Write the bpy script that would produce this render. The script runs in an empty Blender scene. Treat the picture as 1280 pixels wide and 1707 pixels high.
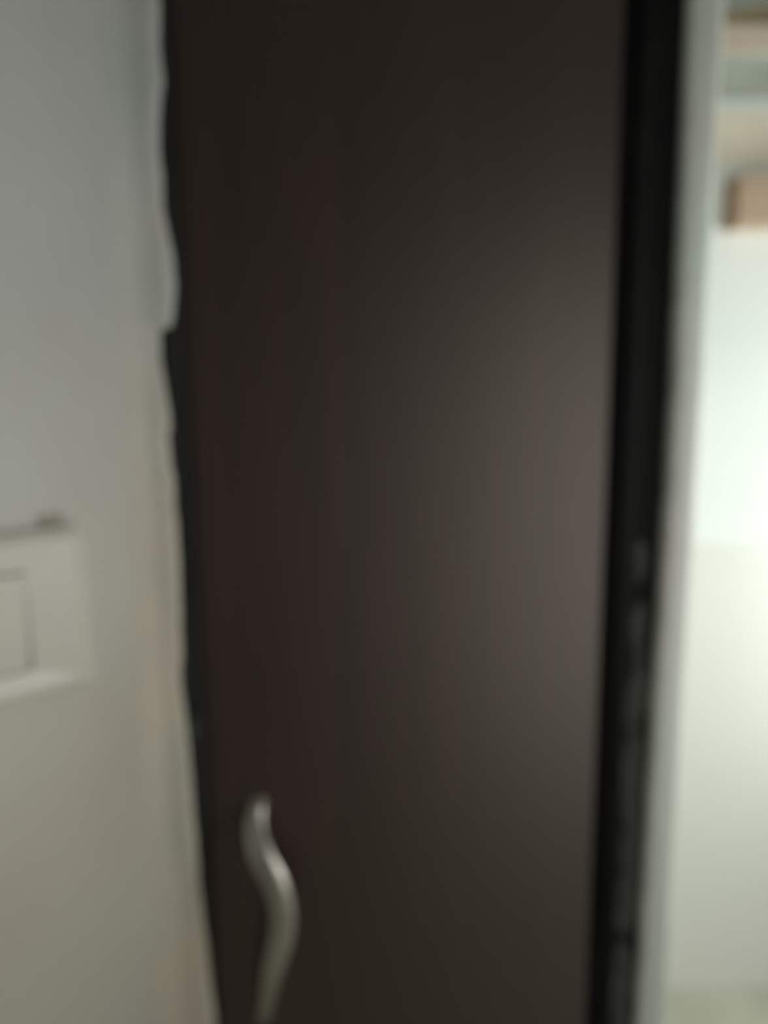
import bpy, bmesh, math, random
from mathutils import Vector, Matrix, noise

scene = bpy.context.scene
C = scene.collection
random.seed(4)

# ------------------------------------------------------------------ camera
cam_d = bpy.data.cameras.new('camera')
cam = bpy.data.objects.new('camera', cam_d)
C.objects.link(cam)
cam_d.sensor_width = 36.0
cam_d.lens = 36.0 * 1281.0 / 1707.0
cam_d.clip_start = 0.02
cam.matrix_world = (Matrix.Translation((0.0, -1.0, 1.65))
                    @ Matrix.Rotation(math.radians(90 - 9.3), 4, 'X')
                    @ Matrix.Rotation(math.radians(-0.45), 4, 'Z'))
cam_d.dof.use_dof = True                # the phone focused far too near: the whole room is soft
cam_d.dof.focus_distance = 0.30
cam_d.dof.aperture_fstop = cam_d.lens / 9.6
scene.camera = cam

# ------------------------------------------------------------------ world, lights, exposure
world = bpy.data.worlds.new('world')
scene.world = world
world.use_nodes = True
world.node_tree.nodes['Background'].inputs[0].default_value = (0.86, 0.95, 0.93, 1)
world.node_tree.nodes['Background'].inputs[1].default_value = 0.5


def area(name, loc, direction, sx, sy, power, col):
    d = bpy.data.lights.new(name, 'AREA')
    d.shape = 'RECTANGLE'
    d.size, d.size_y, d.energy, d.color = sx, sy, power, col
    o = bpy.data.objects.new(name, d)
    C.objects.link(o)
    o.location = loc
    o.rotation_euler = Vector(direction).to_track_quat('-Z', 'Y').to_euler()
    return o


area('daylight_in_doorway', (1.06, -2.24, 1.03), (0, 1, 0), 0.94, 2.0, 12.5, (1.0, 0.97, 0.90))
area('daylight_in_window', (1.74, 0.40, 1.30), (-1, 0, 0), 0.72, 0.86, 20.5, (0.94, 1.0, 0.95))
lamp = area('left_wall_fill', (1.79, -0.72, 1.47), (-1, 0.15, 0), 0.5, 0.3, 3.6, (1.0, 0.985, 0.95))  # added fill that brightens the left wall at mid height
lamp.data.spread = math.radians(60)     # narrowed so the added fill fades up and down the wall

scene.view_settings.view_transform = 'Standard'
scene.view_settings.look = 'None'
scene.view_settings.gamma = 1.0
scene.view_settings.use_curve_mapping = False
scene.view_settings.exposure = 0.0


# ------------------------------------------------------------------ materials
def mat(name, cols, scale=4.0, rough=0.8, bump=0.0, bump_scale=60.0, stretch=(1, 1, 1),
        metallic=0.0, spec=0.5, stops=(0.35, 0.65), detail=4.0, coat=0.0):
    m = bpy.data.materials.new(name)
    m.use_nodes = True
    nt = m.node_tree
    b = nt.nodes['Principled BSDF']
    tc = nt.nodes.new('ShaderNodeTexCoord')
    mp = nt.nodes.new('ShaderNodeMapping')
    mp.inputs['Scale'].default_value = stretch
    nt.links.new(tc.outputs['Object'], mp.inputs[0])
    n = nt.nodes.new('ShaderNodeTexNoise')
    n.inputs['Scale'].default_value = scale
    n.inputs['Detail'].default_value = detail
    nt.links.new(mp.outputs[0], n.inputs['Vector'])
    r = nt.nodes.new('ShaderNodeValToRGB')
    while len(r.color_ramp.elements) < len(cols):
        r.color_ramp.elements.new(0.5)
    for i, c in enumerate(cols):
        t = i / (len(cols) - 1)
        r.color_ramp.elements[i].position = stops[0] + (stops[1] - stops[0]) * t
        r.color_ramp.elements[i].color = (*c, 1)
    nt.links.new(n.outputs['Fac'], r.inputs[0])
    nt.links.new(r.outputs[0], b.inputs['Base Color'])
    b.inputs['Roughness'].default_value = rough
    b.inputs['Metallic'].default_value = metallic
    b.inputs['Specular IOR Level'].default_value = spec
    b.inputs['Coat Weight'].default_value = coat
    if bump:
        n2 = nt.nodes.new('ShaderNodeTexNoise')
        n2.inputs['Scale'].default_value = bump_scale
        n2.inputs['Detail'].default_value = 6
        nt.links.new(mp.outputs[0], n2.inputs['Vector'])
        bp = nt.nodes.new('ShaderNodeBump')
        bp.inputs['Strength'].default_value = bump
        bp.inputs['Distance'].default_value = 0.004
        nt.links.new(n2.outputs['Fac'], bp.inputs['Height'])
        nt.links.new(bp.outputs[0], b.inputs['Normal'])
    return m


def tint_spec(m, c):
    m.node_tree.nodes['Principled BSDF'].inputs['Specular Tint'].default_value = (*c, 1)


def two_tone_wall(name, upper, lower, height):
    """White wall with a cream painted dado below a given height."""
    m = mat(name, upper, 3.0, 0.75, 0.15)
    nt = m.node_tree
    b = nt.nodes['Principled BSDF']
    src = b.inputs['Base Color'].links[0].from_socket
    tc = next(n for n in nt.nodes if n.type == 'TEX_COORD')
    sep = nt.nodes.new('ShaderNodeSeparateXYZ')
    nt.links.new(tc.outputs['Object'], sep.inputs[0])
    lt = nt.nodes.new('ShaderNodeMath')
    lt.operation = 'LESS_THAN'
    lt.inputs[1].default_value = height
    nt.links.new(sep.outputs['Z'], lt.inputs[0])
    mx = nt.nodes.new('ShaderNodeMixRGB')
    mx.inputs[2].default_value = (*lower, 1)
    nt.links.new(lt.outputs[0], mx.inputs[0])
    nt.links.new(src, mx.inputs[1])
    nt.links.new(mx.outputs[0], b.inputs['Base Color'])
    return m


PLASTER = mat('grey_wall_paint', [(0.32, 0.322, 0.308), (0.35, 0.356, 0.34), (0.365, 0.377, 0.364)], 2.2, 0.85, 0.35, 45)


def soil_shade_below(m, warm, z_lo, z_hi):
    """Warm grime below a height, also able to paint in shade; ragged soft upper limit."""
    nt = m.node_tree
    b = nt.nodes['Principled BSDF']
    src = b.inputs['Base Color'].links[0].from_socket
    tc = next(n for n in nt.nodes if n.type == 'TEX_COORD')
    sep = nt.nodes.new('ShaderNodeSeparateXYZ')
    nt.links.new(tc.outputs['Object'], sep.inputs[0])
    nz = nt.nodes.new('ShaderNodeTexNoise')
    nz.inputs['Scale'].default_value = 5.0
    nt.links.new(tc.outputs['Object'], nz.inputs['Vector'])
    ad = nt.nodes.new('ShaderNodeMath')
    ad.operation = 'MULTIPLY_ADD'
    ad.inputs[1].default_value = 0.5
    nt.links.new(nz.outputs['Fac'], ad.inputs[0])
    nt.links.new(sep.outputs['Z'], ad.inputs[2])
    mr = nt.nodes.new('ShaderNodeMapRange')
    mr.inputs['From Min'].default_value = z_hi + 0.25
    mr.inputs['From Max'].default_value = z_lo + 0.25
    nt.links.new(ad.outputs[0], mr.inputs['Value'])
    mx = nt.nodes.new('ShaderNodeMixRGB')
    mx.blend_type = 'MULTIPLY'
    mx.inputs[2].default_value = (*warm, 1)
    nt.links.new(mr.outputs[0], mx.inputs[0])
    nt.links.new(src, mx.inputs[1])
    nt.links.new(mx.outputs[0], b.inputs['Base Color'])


soil_shade_below(PLASTER, (0.97, 0.915, 0.81), 1.25, 1.75)  # warm grime, plus the dimmer light of the lower wall put into the colour
STRIP = mat('patched_plaster', [(0.345, 0.365, 0.35), (0.375, 0.385, 0.365), (0.40, 0.385, 0.35)], 5.0, 0.9, 0.6, 70)
soil_shade_below(STRIP, (1.0, 0.925, 0.82), 1.45, 1.85)
STUB = mat('stub_plaster', [(0.59, 0.65, 0.60), (0.61, 0.635, 0.59), (0.62, 0.615, 0.58)], 4.0, 0.85, 0.4, 60)
WHITE = two_tone_wall('whitewash_with_cream_dado', [(0.80, 0.83, 0.80), (0.86, 0.88, 0.86)], (0.775, 0.772, 0.735), 1.255)
ROOM = mat('room_wall_paint', [(0.20, 0.195, 0.175), (0.25, 0.245, 0.22)], 2.0, 0.85, 0.2)
CEIL = mat('ceiling_paint', [(0.32, 0.34, 0.32), (0.37, 0.39, 0.37)], 2.0, 0.9)
FLOOR = mat('cement_floor', [(0.43, 0.42, 0.34), (0.51, 0.50, 0.41)], 6.0, 0.55, 0.2)
LEAF = mat('dark_brown_laminate', [(0.0175, 0.0080, 0.0078), (0.0215, 0.0100, 0.0096), (0.0265, 0.0127, 0.0118)], 5.0, 0.41,
           0.05, 30, (9, 9, 0.5), stops=(0.3, 0.7), spec=1.0)
tint_spec(LEAF, (1.0, 0.90, 0.82))
FRAME = mat('black_frame_paint', [(0.0025, 0.003, 0.0031), (0.004, 0.0042, 0.0042), (0.012, 0.013, 0.012)], 14.0, 0.6,
            0.25, 40, (1, 1, 0.5), stops=(0.42, 0.78), spec=0.15)
FRAME_D = mat('dusty_frame_paint', [(0.016, 0.018, 0.016), (0.026, 0.0285, 0.026)], 10.0, 0.75, 0.25, 40, (1, 1, 0.4), spec=0.15)
MORTAR = mat('cement_smear', [(0.042, 0.046, 0.040), (0.066, 0.071, 0.063)], 30.0, 0.9, 0.5, 90)
METAL = mat('worn_aluminium', [(0.48, 0.46, 0.42), (0.58, 0.56, 0.51)], 20.0, 0.38, 0.1, 50, metallic=1.0)
PLASTIC = mat('ivory_plastic', [(0.385, 0.37, 0.325), (0.42, 0.41, 0.365)], 6.0, 0.35)
ROCKER = mat('rocker_plastic', [(0.37, 0.355, 0.315), (0.40, 0.385, 0.34)], 8.0, 0.4)
CHIP = mat('shaded_mortar', [(0.22, 0.195, 0.165), (0.27, 0.245, 0.21)], 60.0, 0.95, 0.6, 120)
CONCRETE = mat('loft_concrete', [(0.24, 0.26, 0.23), (0.30, 0.32, 0.285)], 8.0, 0.9, 0.4)
FASCIA = mat('beige_fascia_paint', [(0.70, 0.56, 0.465), (0.78, 0.64, 0.53)], 8.0, 0.7, 0.2)
DARKWOOD = mat('dark_brown_wood', [(0.38, 0.29, 0.165), (0.48, 0.375, 0.22)], 6.0, 0.7, 0.3, 40, (1, 8, 8))
BOXWOOD = mat('light_wood', [(0.50, 0.36, 0.26), (0.58, 0.43, 0.32)], 6.0, 0.55, 0.2, 40, (1, 8, 8))
BOXSIDE = mat('brown_end_grain', [(0.24, 0.125, 0.075), (0.31, 0.165, 0.10)], 30.0, 0.7, 0.3, 60)
BAND = mat('beige_band_tone', [(0.90, 0.79, 0.66), (0.95, 0.85, 0.72)], 6.0, 0.8)
JOINERY = mat('window_frame_paint', [(0.45, 0.44, 0.40), (0.52, 0.50, 0.46)], 6.0, 0.6)


# ------------------------------------------------------------------ helpers
def obj(name, bm, m, parent=None, smooth=False):
    me = bpy.data.meshes.new(name)
    bmesh.ops.recalc_face_normals(bm, faces=bm.faces)
    bm.to_mesh(me)
    bm.free()
    me.materials.append(m)
    if smooth:
        for p in me.polygons:
            p.use_smooth = True
    o = bpy.data.objects.new(name, me)
    C.objects.link(o)
    if parent:
        o.parent = parent
    return o


def tag(o, label, cat, kind=None, group=None):
    o['label'] = label
    o['category'] = cat
    if kind:
        o['kind'] = kind
    if group:
        o['group'] = group
    return o


def empty(name, loc=(0, 0, 0)):
    o = bpy.data.objects.new(name, None)
    o.empty_display_size = 0.05
    C.objects.link(o)
    o.location = loc
    return o


def box(bm, x0, x1, y0, y1, z0, z1, bevel=0.0, seg=2):
    r = bmesh.ops.create_cube(bm, size=1.0, matrix=Matrix.Translation(((x0 + x1) / 2, (y0 + y1) / 2, (z0 + z1) / 2))
                              @ Matrix.Diagonal((x1 - x0, y1 - y0, z1 - z0, 1)))
    if bevel:
        vs = set(r['verts'])
        es = [e for e in bm.edges if e.verts[0] in vs and e.verts[1] in vs]
        bmesh.ops.bevel(bm, geom=es, offset=bevel, segments=seg, affect='EDGES', profile=0.6)


def boxes(*bs, bevel=0.0):
    bm = bmesh.new()
    for b in bs:
        box(bm, *b, bevel=bevel)
    return bm


def prism(foot, z0, z1):
    bm = bmesh.new()
    lo = [bm.verts.new((x, y, z0)) for x, y in foot]
    hi = [bm.verts.new((x, y, z1)) for x, y in foot]
    n = len(foot)
    bm.faces.new(lo[::-1])
    bm.faces.new(hi)
    for i in range(n):
        bm.faces.new((lo[i], lo[(i + 1) % n], hi[(i + 1) % n], hi[i]))
    return bm


def ngrid(rows):
    """Surface through rows of points."""
    bm = bmesh.new()
    vr = [[bm.verts.new(p) for p in r] for r in rows]
    for a, b in zip(vr, vr[1:]):
        for i in range(len(a) - 1):
            bm.faces.new((a[i], a[i + 1], b[i + 1], b[i]))
    return bm


def wob(z, seed, amp, freq):
    return amp * noise.fractal(Vector((seed, seed * 0.37, z * freq)), 1.0, 2.0, 4)


def blob(cx, cz, w, h, t, y, seed, n=26):
    """A flat irregular lump lying on a face that looks towards -y."""
    bm = bmesh.new()
    top = bm.verts.new((cx, y - t, cz))
    rings = []
    for k, (s, d) in enumerate(((0.45, 0.9), (0.8, 0.6), (1.0, 0.0))):
        ring = []
        for i in range(n):
            a = 2 * math.pi * i / n
            q = Vector((math.cos(a) * 1.3 + seed, math.sin(a) * 1.3, seed))
            rr = s * (1 + 0.45 * noise.noise(q) + 0.28 * noise.noise(q * 3.1))
            ring.append(bm.verts.new((cx + 0.5 * w * rr * math.cos(a), y - t * d, cz + 0.5 * h * rr * math.sin(a))))
        rings.append(ring)
    for i in range(n):
        bm.faces.new((top, rings[0][i], rings[0][(i + 1) % n]))
        for a, b in zip(rings, rings[1:]):
            bm.faces.new((a[i], b[i], b[(i + 1) % n], a[(i + 1) % n]))
    bm.faces.new(rings[-1])
    return bm


TOP = 2.75

# ------------------------------------------------------------------ room shell
tag(obj('floor', boxes((-1.0, 1.85, -2.4, 1.0, -0.06, 0.0)), FLOOR),
    'olive grey cement floor of the room', 'floor', 'structure')
tag(obj('ceiling', boxes((-1.0, 1.85, -2.4, 1.0, TOP, TOP + 0.06)), CEIL),
    'pale painted ceiling above the room', 'ceiling', 'structure')

# splayed wall beside the door that carries the switch box
K = math.sqrt(0.5)
PX, PY = -0.304, -0.012                        # its corner at the door frame


def on_wall(s, z, out=0.0):
    return Vector((PX - K * s + K * out, PY - K * s - K * out, z))


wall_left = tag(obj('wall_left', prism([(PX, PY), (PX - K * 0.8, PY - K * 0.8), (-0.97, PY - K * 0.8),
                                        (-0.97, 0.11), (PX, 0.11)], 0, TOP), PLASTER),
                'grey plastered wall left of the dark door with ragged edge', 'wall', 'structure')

# plaster strip dragged over the left jamb: (height, right-hand edge)
EDGE = [(2.75, -0.262), (2.40, -0.266), (2.25, -0.260), (2.0995, -0.2615), (2.0607, -0.263), (2.0146, -0.262), (1.9947, -0.2659),
        (1.9678, -0.2688), (1.9339, -0.2707), (1.9065, -0.2693), (1.8719, -0.2698), (1.8438, -0.2661), (1.8155, -0.2603),
        (1.7797, -0.2599), (1.7581, -0.261), (1.7363, -0.2652), (1.7268, -0.2687), (1.7232, -0.2824), (1.6848, -0.2823),
        (1.655, -0.2801), (1.6248, -0.2756), (1.5943, -0.275), (1.5882, -0.2784), (1.5636, -0.2766), (1.5325, -0.2736),
        (1.4932, -0.2741), (1.4533, -0.2722), (1.3722, -0.274), (1.2889, -0.2758), (1.2592, -0.279), (1.2293, -0.278),
        (1.2034, -0.2753), (1.1509, -0.2729), (1.1155, -0.2714), (1.0706, -0.2702), (1.0252, -0.269), (0.9324, -0.2658),
        (0.8369, -0.2599), (0.7317, -0.2541), (0.55, -0.258), (0.30, -0.262), (0.0, -0.262)]


def edge_at(z):
    for (za, xa), (zb, xb) in zip(EDGE, EDGE[1:]):
        if zb <= z <= za:
            t = (za - z) / (za - zb) if za > zb else 0
            return xa + (xb - xa) * t
    return EDGE[-1][1]


zs = sorted(set([e[0] for e in EDGE] + [i * 0.012 for i in range(int(TOP / 0.012))]), reverse=True)
rows = []
for z in zs:
    e = edge_at(z) + wob(z, 3.1, 0.0014, 28)
    th = 0.012 + 0.003 * noise.noise(Vector((7.7, 1.0, z * 9)))
    lip = 0.003 + 0.002 * noise.noise(Vector((2.2, 4.0, z * 14)))
    w = e - PX
    rows.append([(PX - 0.024, PY - 0.0235, z), (PX - 0.018, PY - 0.0195 + wob(z, 5.5, 0.0012, 6), z), (PX - 0.004, PY - 0.0085, z),
                 (PX + 0.15 * w, PY - 0.0030 + wob(z, 5.5, 0.0015, 6), z), (PX + 0.45 * w, -th, z),
                 (PX + 0.75 * w, -0.8 * th - lip * 0.2, z), (e - 0.002, -0.6 * th, z), (e - 0.0004, -0.25 * th, z),
                 (e - 0.0008, 0.0005, z), (PX - 0.002, 0.0005, z)])
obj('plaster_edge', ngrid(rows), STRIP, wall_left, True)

# dark lump painting in a chip's shaded hollow above the switch box; small stain lower down
for nm, s, z, w, h, seed in (('plaster_chip', 0.128, 1.497, 0.032, 0.016, 3.3), ('plaster_chip', 0.026, 1.095, 0.010, 0.011, 8.1)):
    o = obj(nm, blob(0, 0, w, h, 0.0012, 0.0, seed), CHIP if s > 0.1 else STRIP, wall_left, True)
    o.location = on_wall(s, z)
    o.rotation_euler = (0, 0, math.radians(45))

# partition whose end face makes the narrow grey strip right of the door
rows = []
for i in range(231):
    z = TOP * i / 230
    a = 0.3635 + 0.004 * math.exp(-((z - 1.62) / 0.30) ** 2) + wob(z, 11.0, 0.0016, 16)
    b = 0.4080 + wob(z, 17.0, 0.0010, 10)
    f = -0.016 + wob(z, 23.0, 0.0012, 5)
    rows.append([(a, 0.885, z), (a, 0.11, z), (a, -0.006, z), (a + 0.003, f + 0.002, z), (a + 0.008, f, z), ((a + b) / 2, f - 0.001, z),
                 (b - 0.009, f, z), (b - 0.003, f + 0.003, z), (b, f + 0.010, z), (b, 0.885, z)])
tag(obj('wall_right', ngrid(rows), STUB, None, True),
    'narrow grey plaster end of the partition right of the dark door', 'wall', 'structure')

tag(obj('wall_front', boxes((PX, 0.3635, -0.012, 0.11, 2.19, TOP)), STUB),
    'plastered wall above the dark door', 'wall', 'structure')
wall_far = tag(obj('wall_far', boxes((0.363, 1.8, 0.885, 0.985, 0, TOP)), WHITE),
               'bright whitewashed wall with cream lower half behind the partition', 'wall', 'structure')
obj('beige_band', boxes((0.409, 1.7, 0.8835, 0.885, 2.155, 2.262)), BAND, wall_far)  # thin beige strip across the wall below the loft shelf
tag(obj('wall_left_rear', boxes((-0.97, PX - K * 0.8, -2.2, PY - K * 0.8, 0, TOP)), ROOM),
    'grey wall running back from the switch wall', 'wall', 'structure')
tag(obj('wall_back', boxes((-0.97, 0.58, -2.3, -2.2, 0, TOP), (1.54, 1.8, -2.3, -2.2, 0, TOP), (0.58, 1.54, -2.3, -2.2, 2.05, TOP)), ROOM),
    'grey wall with an open doorway facing the dark door', 'wall', 'structure')
tag(obj('wall_side', boxes((1.7, 1.8, -2.2, -1.0, 0, TOP), (1.7, 1.8, -0.44, 0.03, 0, TOP), (1.7, 1.8, 0.77, 0.885, 0, TOP),
                           (1.7, 1.8, -1.0, -0.44, 0, 1.29), (1.7, 1.8, -1.0, -0.44, 1.65, TOP),
                           (1.7, 1.8, 0.03, 0.77, 0, 0.86), (1.7, 1.8, 0.03, 0.77, 1.74, TOP)), ROOM),
    'grey side wall with a window and an added opening', 'wall', 'structure')


def window(name, y0, y1, z0, z1, label):
    w = tag(empty(name, (1.7, (y0 + y1) / 2, z0)), label, 'window', 'structure')
    h, hw = z1 - z0, (y1 - y0) / 2
    for nm, b in (('window_sill', (-0.03, 0.03, -hw - .02, hw + .02, -0.02, 0.0)), ('window_head', (-0.015, 0.03, -hw - .02, hw + .02, h, h + .03)),
                  ('window_jamb', (-0.015, 0.03, -hw - .02, -hw, 0.0, h)), ('window_jamb', (-0.015, 0.03, hw, hw + .02, 0.0, h))):
        obj(nm, boxes(b), JOINERY, w)


window('window_1', 0.03, 0.77, 0.86, 1.74, 'large window opening in the side wall near the bright wall')
window('added_opening', -1.0, -0.44, 1.29, 1.65, 'added opening in the side wall for the fill light')  # unseen opening, added only to house the left wall fill

# ------------------------------------------------------------------ door frame
frame = tag(empty('trim_1', (0.02, 0.05, 0)), 'black painted door frame around the dark brown door', 'door frame', 'structure')


def fpart(nm, bs, m, bevel=0.002):
    o = obj(nm, boxes(*bs, bevel=bevel), m, frame)
    o.location = (-0.02, -0.05, 0)
    return o


fpart('jamb', [(PX, -0.2575, 0.0, 0.10, 0, 2.19)], FRAME_D)
# right jamb: outer face, a shallow step and the rebate bead next to the leaf
fpart('jamb', [(0.312, 0.3635, 0.0, 0.10, 0, 2.19)], FRAME, 0.004)
fpart('rebate', [(0.2985, 0.312, 0.012, 0.10, 0, 2.135)], FRAME, 0.003)
fpart('door_stop', [(-0.2575, -0.243, 0.050, 0.10, 0, 2.135)], FRAME)
fpart('door_stop', [(0.284, 0.2985, 0.050, 0.10, 0, 2.135)], FRAME)
fpart('head', [(-0.2575, 0.312, 0.0, 0.10, 2.135, 2.19)], FRAME)
SMEARS = [(0.341, 1.420, 0.018, 0.060), (0.342, 1.325, 0.024, 0.080), (0.347, 1.225, 0.032, 0.150),
          (0.345, 1.110, 0.036, 0.150), (0.348, 0.990, 0.030, 0.150), (0.345, 0.905, 0.036, 0.110),
          (0.344, 0.790, 0.034, 0.130), (0.346, 0.690, 0.032, 0.130), (-0.266, 1.1846, 0.012, 0.030)]
for i, (x, z, w, h) in enumerate(SMEARS):
    o = obj('mortar_smear', blob(x, z, w, h, 0.0022, 0.0003, 2.0 + 1.7 * i), MORTAR, frame, True)
    o.location = (-0.02, -0.05, 0)
    o['label'] = 'grey cement smear on the black frame'

# ------------------------------------------------------------------ door
door = tag(empty('door_1', (0.02, 0.03, 0.008)), 'closed dark brown flush door with a curved pull handle', 'door', 'structure')
bm = bmesh.new()
box(bm, -0.2555, 0.2965, 0.012, 0.047, 0.008, 2.132, bevel=0.004, seg=3)
leaf = obj('leaf', bm, LEAF, door)
leaf.location = (-0.02, -0.03, -0.008)

HP = [(-0.1831, 0.006, 1.0645), (-0.1837, -0.012, 1.0382), (-0.1722, -0.028, 1.0074), (-0.1533, -0.035, 0.971),
      (-0.1445, -0.035, 0.9296), (-0.1497, -0.032, 0.8808), (-0.1631, -0.026, 0.8285), (-0.1737, -0.012, 0.7776),
      (-0.184, 0.006, 0.7274)]
HW = [0.011, 0.0145, 0.0175, 0.018, 0.0175, 0.0165, 0.0145, 0.0125, 0.0105]     # half widths


def catmull(P, k=8):
    out = []
    Q = [P[0]] + list(P) + [P[-1]]
    for i in range(1, len(Q) - 2):
        for j in range(k):
            t = j / k
            out.append([0.5 * (2 * b + (c - a) * t + (2 * a - 5 * b + 4 * c - d) * t * t + (3 * b - a - 3 * c + d) * t ** 3)
                        for a, b, c, d in zip(Q[i - 1], Q[i], Q[i + 1], Q[i + 2])])
    out.append(list(P[-1]))
    return out


path = catmull([(*p, w) for p, w in zip(HP, HW)])
bm = bmesh.new()
rings = []
for i, p in enumerate(path):
    a = Vector(path[max(i - 1, 0)][:3])
    b = Vector(path[min(i + 1, len(path) - 1)][:3])
    t = (b - a).normalized()
    side = t.cross(Vector((0, -1, 0))).normalized()
    out = side.cross(t).normalized()
    if out.y > 0:
        out = -out
    ring = []
    for k in range(16):
        ang = 2 * math.pi * k / 16
        ca, sa = math.cos(ang), math.sin(ang)
        u = math.copysign(abs(ca) ** 0.7, ca) * p[3]
        v = math.copysign(abs(sa) ** 0.8, sa) * 0.0065
        ring.append(bm.verts.new(Vector(p[:3]) + side * u + out * v))
    rings.append(ring)
for r0, r1 in zip(rings, rings[1:]):
    for k in range(16):
        bm.faces.new((r0[k], r0[(k + 1) % 16], r1[(k + 1) % 16], r1[k]))
bm.faces.new(rings[0])
bm.faces.new(rings[-1])
handle = obj('pull_handle', bm, METAL, door, True)
handle.location = (-0.02, -0.03, -0.008)
handle['label'] = 'dull metal curved pull handle'
for (x, y, z) in (HP[0], HP[-1]):
    bm = bmesh.new()
    bmesh.ops.create_cone(bm, cap_ends=True, segments=20, radius1=0.0135, radius2=0.0115, depth=0.006,
                          matrix=Matrix.Translation((x, 0.0095, z)) @ Matrix.Rotation(math.radians(90), 4, 'X'))
    obj('handle_mount', bm, METAL, handle)

# ------------------------------------------------------------------ switch box on the left wall
sw = tag(empty('switch_box', on_wall(0.0, 1.29)), 'ivory plastic light switch box on the grey wall left of the door', 'light switch')
sw.rotation_euler = (0, 0, math.radians(45))          # local -x runs along the wall, local -y points out of it


def slab(bm, x0, x1, z0, z1, y0, y1, r, inset, seg=6):
    """A rounded-corner plate from y0 (wall side) to y1 (front), front edge chamfered by inset."""
    def loop(d, y):
        pts = []
        for cx, cz, a0 in ((x1 - r, z1 - r, 0), (x0 + r, z1 - r, 90), (x0 + r, z0 + r, 180), (x1 - r, z0 + r, 270)):
            for k in range(seg + 1):
                a = math.radians(a0 + 90 * k / seg)
                pts.append(bm.verts.new((cx + (r - d) * math.cos(a), y, cz + (r - d) * math.sin(a))))
        return pts
    L = [loop(0, y0), loop(0, y1 + inset), loop(inset * 0.3, y1 + inset * 0.3), loop(inset, y1)]
    n = len(L[0])
    for a, b in zip(L, L[1:]):
        for i in range(n):
            bm.faces.new((a[i], a[(i + 1) % n], b[(i + 1) % n], b[i]))
    bm.faces.new(L[0])
    bm.faces.new(L[-1])


bm = bmesh.new(); slab(bm, -0.300, -0.098, 0.0, 0.198, -0.0003, -0.016, 0.008, 0.002)
obj('back_box', bm, PLASTIC, sw)
# cover frame: four sloped rails around the switch field
bm = bmesh.new()
x0, x1, z0, z1 = -0.301, -0.097, -0.001, 0.199
fx0, fx1, fz0, fz1 = -0.228, -0.170, 0.037, 0.155
loops = []
for (a0, a1, c0, c1, y) in ((x0, x1, z0, z1, -0.0155), (x0 + .001, x1 - .001, z0 + .001, z1 - .001, -0.0165),
                            (x0 + .015, x1 - .015, z0 + .012, z1 - .012, -0.0248),
                            (x0 + .022, x1 - .022, z0 + .020, z1 - .020, -0.0242),
                            (fx0, fx1, fz0, fz1, -0.0215), (fx0, fx1, fz0, fz1, -0.0165)):
    loops.append([bm.verts.new(p) for p in ((a0, y, c0), (a1, y, c0), (a1, y, c1), (a0, y, c1))])
for a, b in zip(loops, loops[1:]):
    for i in range(4):
        bm.faces.new((a[i], a[(i + 1) % 4], b[(i + 1) % 4], b[i]))
bmesh.ops.bevel(bm, geom=[e for e in bm.edges if abs(e.verts[0].co.y - e.verts[1].co.y) > 1e-5 and
                          min(abs(e.verts[0].co.x - x0), abs(e.verts[0].co.x - x1)) < 0.02],
                offset=0.004, segments=3, affect='EDGES')
obj('cover_frame', bm, PLASTIC, sw)
bm = bmesh.new(); box(bm, fx0 + 0.001, fx1 - 0.001, -0.0175, -0.0162, fz0 + 0.001, fz1 - 0.001)
obj('switch_bed', bm, ROCKER, sw)
bm = bmesh.new()
vs = [bm.verts.new(p) for p in ((fx0 + .001, -0.0175, fz0 + .001), (fx1 - .001, -0.0175, fz0 + .001),
                                (fx1 - .001, -0.0175, fz1 - .001), (fx0 + .001, -0.0175, fz1 - .001),
                                (fx0 + .002, -0.0185, fz0 + .002), (fx1 - .002, -0.0185, fz0 + .002),
                                (fx1 - .002, -0.0255, fz1 - .002), (fx0 + .002, -0.0255, fz1 - .002))]
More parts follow.
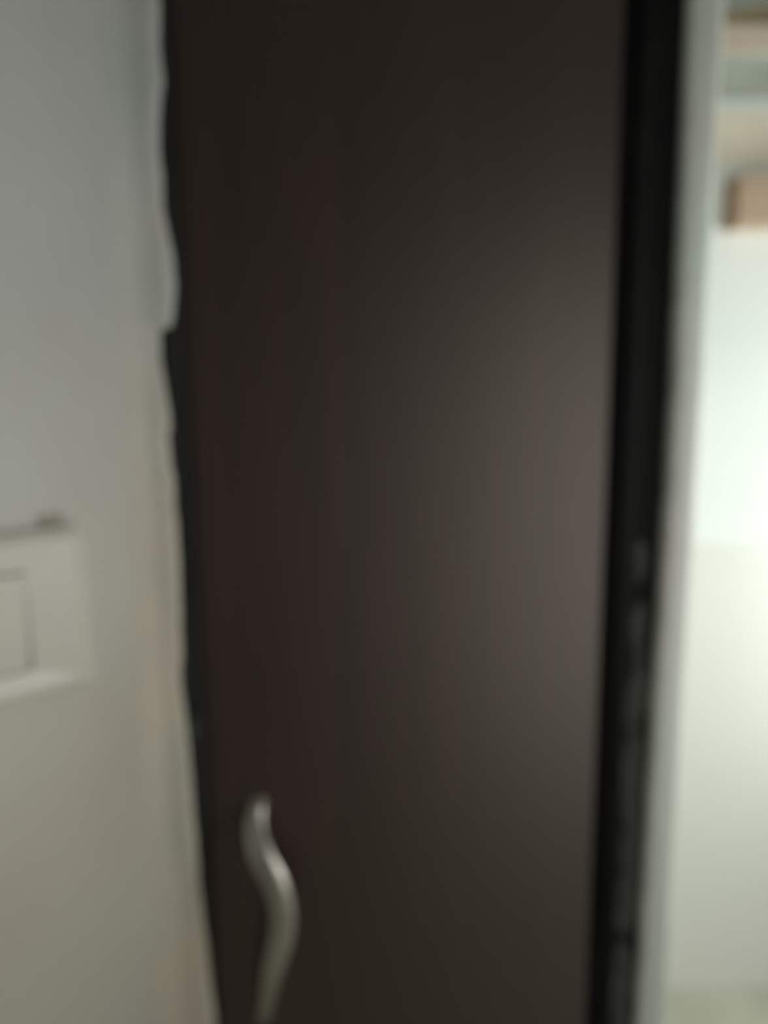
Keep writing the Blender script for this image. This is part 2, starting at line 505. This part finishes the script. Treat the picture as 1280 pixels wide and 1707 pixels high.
for f in ((3, 2, 1, 0), (4, 5, 6, 7), (0, 1, 5, 4), (1, 2, 6, 5), (2, 3, 7, 6), (3, 0, 4, 7)):
    bm.faces.new([vs[k] for k in f])
obj('rocker', bm, ROCKER, sw)

# ------------------------------------------------------------------ bright room beyond the partition
shelf = tag(empty('loft_shelf', (0.41, 0.885, 2.292)), 'concrete loft shelf with a beige front edge high on the bright wall', 'shelf')
bm = bmesh.new(); box(bm, 0.0, 1.288, -0.242, 0.0, 0.0, 0.050)
obj('slab', bm, CONCRETE, shelf)
bm = bmesh.new(); box(bm, 0.0, 1.288, -0.249, -0.242, -0.001, 0.0515, bevel=0.0015)
o = obj('fascia', bm, FASCIA, shelf)
o['label'] = 'beige painted front edge'

pl = tag(empty('wooden_plank', (0.60, 0.70, 2.3432)), 'dark brown wooden plank lying on the loft shelf', 'plank')
bm = bmesh.new(); box(bm, 0.0, 0.8, -0.045, 0.045, 0.0, 0.026, bevel=0.003)
o = obj('board', bm, DARKWOOD, pl)
o.rotation_euler = (0, math.radians(-4.5), 0)
bm = bmesh.new(); box(bm, 0.70, 0.76, -0.045, 0.045, 0.0, 0.054, bevel=0.003)
obj('batten', bm, DARKWOOD, pl)

bx = tag(empty('wooden_wall_box', (0.802, 0.885, 2.000)), 'small light wooden box with brown end fixed to the bright wall', 'box')
W, H, D = 0.26, 0.112, 0.072
bm = bmesh.new(); box(bm, 0.007, W - 0.007, -D + 0.007, -0.0005, 0.007, H - 0.007)
obj('carcass', bm, BOXWOOD, bx)
for a in (0.0, W - 0.007):
    bm = bmesh.new(); box(bm, a, a + 0.007, -D + 0.006, -0.0005, 0.0, H, bevel=0.001)
    o = obj('end_panel', bm, BOXSIDE, bx)
    o['label'] = 'brown end panel'
for c in (0.0, H - 0.007):
    bm = bmesh.new(); box(bm, 0.007, W - 0.007, -D + 0.006, -0.0005, c, c + 0.007)
    obj('edge_board', bm, BOXWOOD, bx)
bm = bmesh.new(); box(bm, 0.0, W, -D, -D + 0.006, 0.0, H, bevel=0.0015)
obj('front_panel', bm, BOXWOOD, bx)
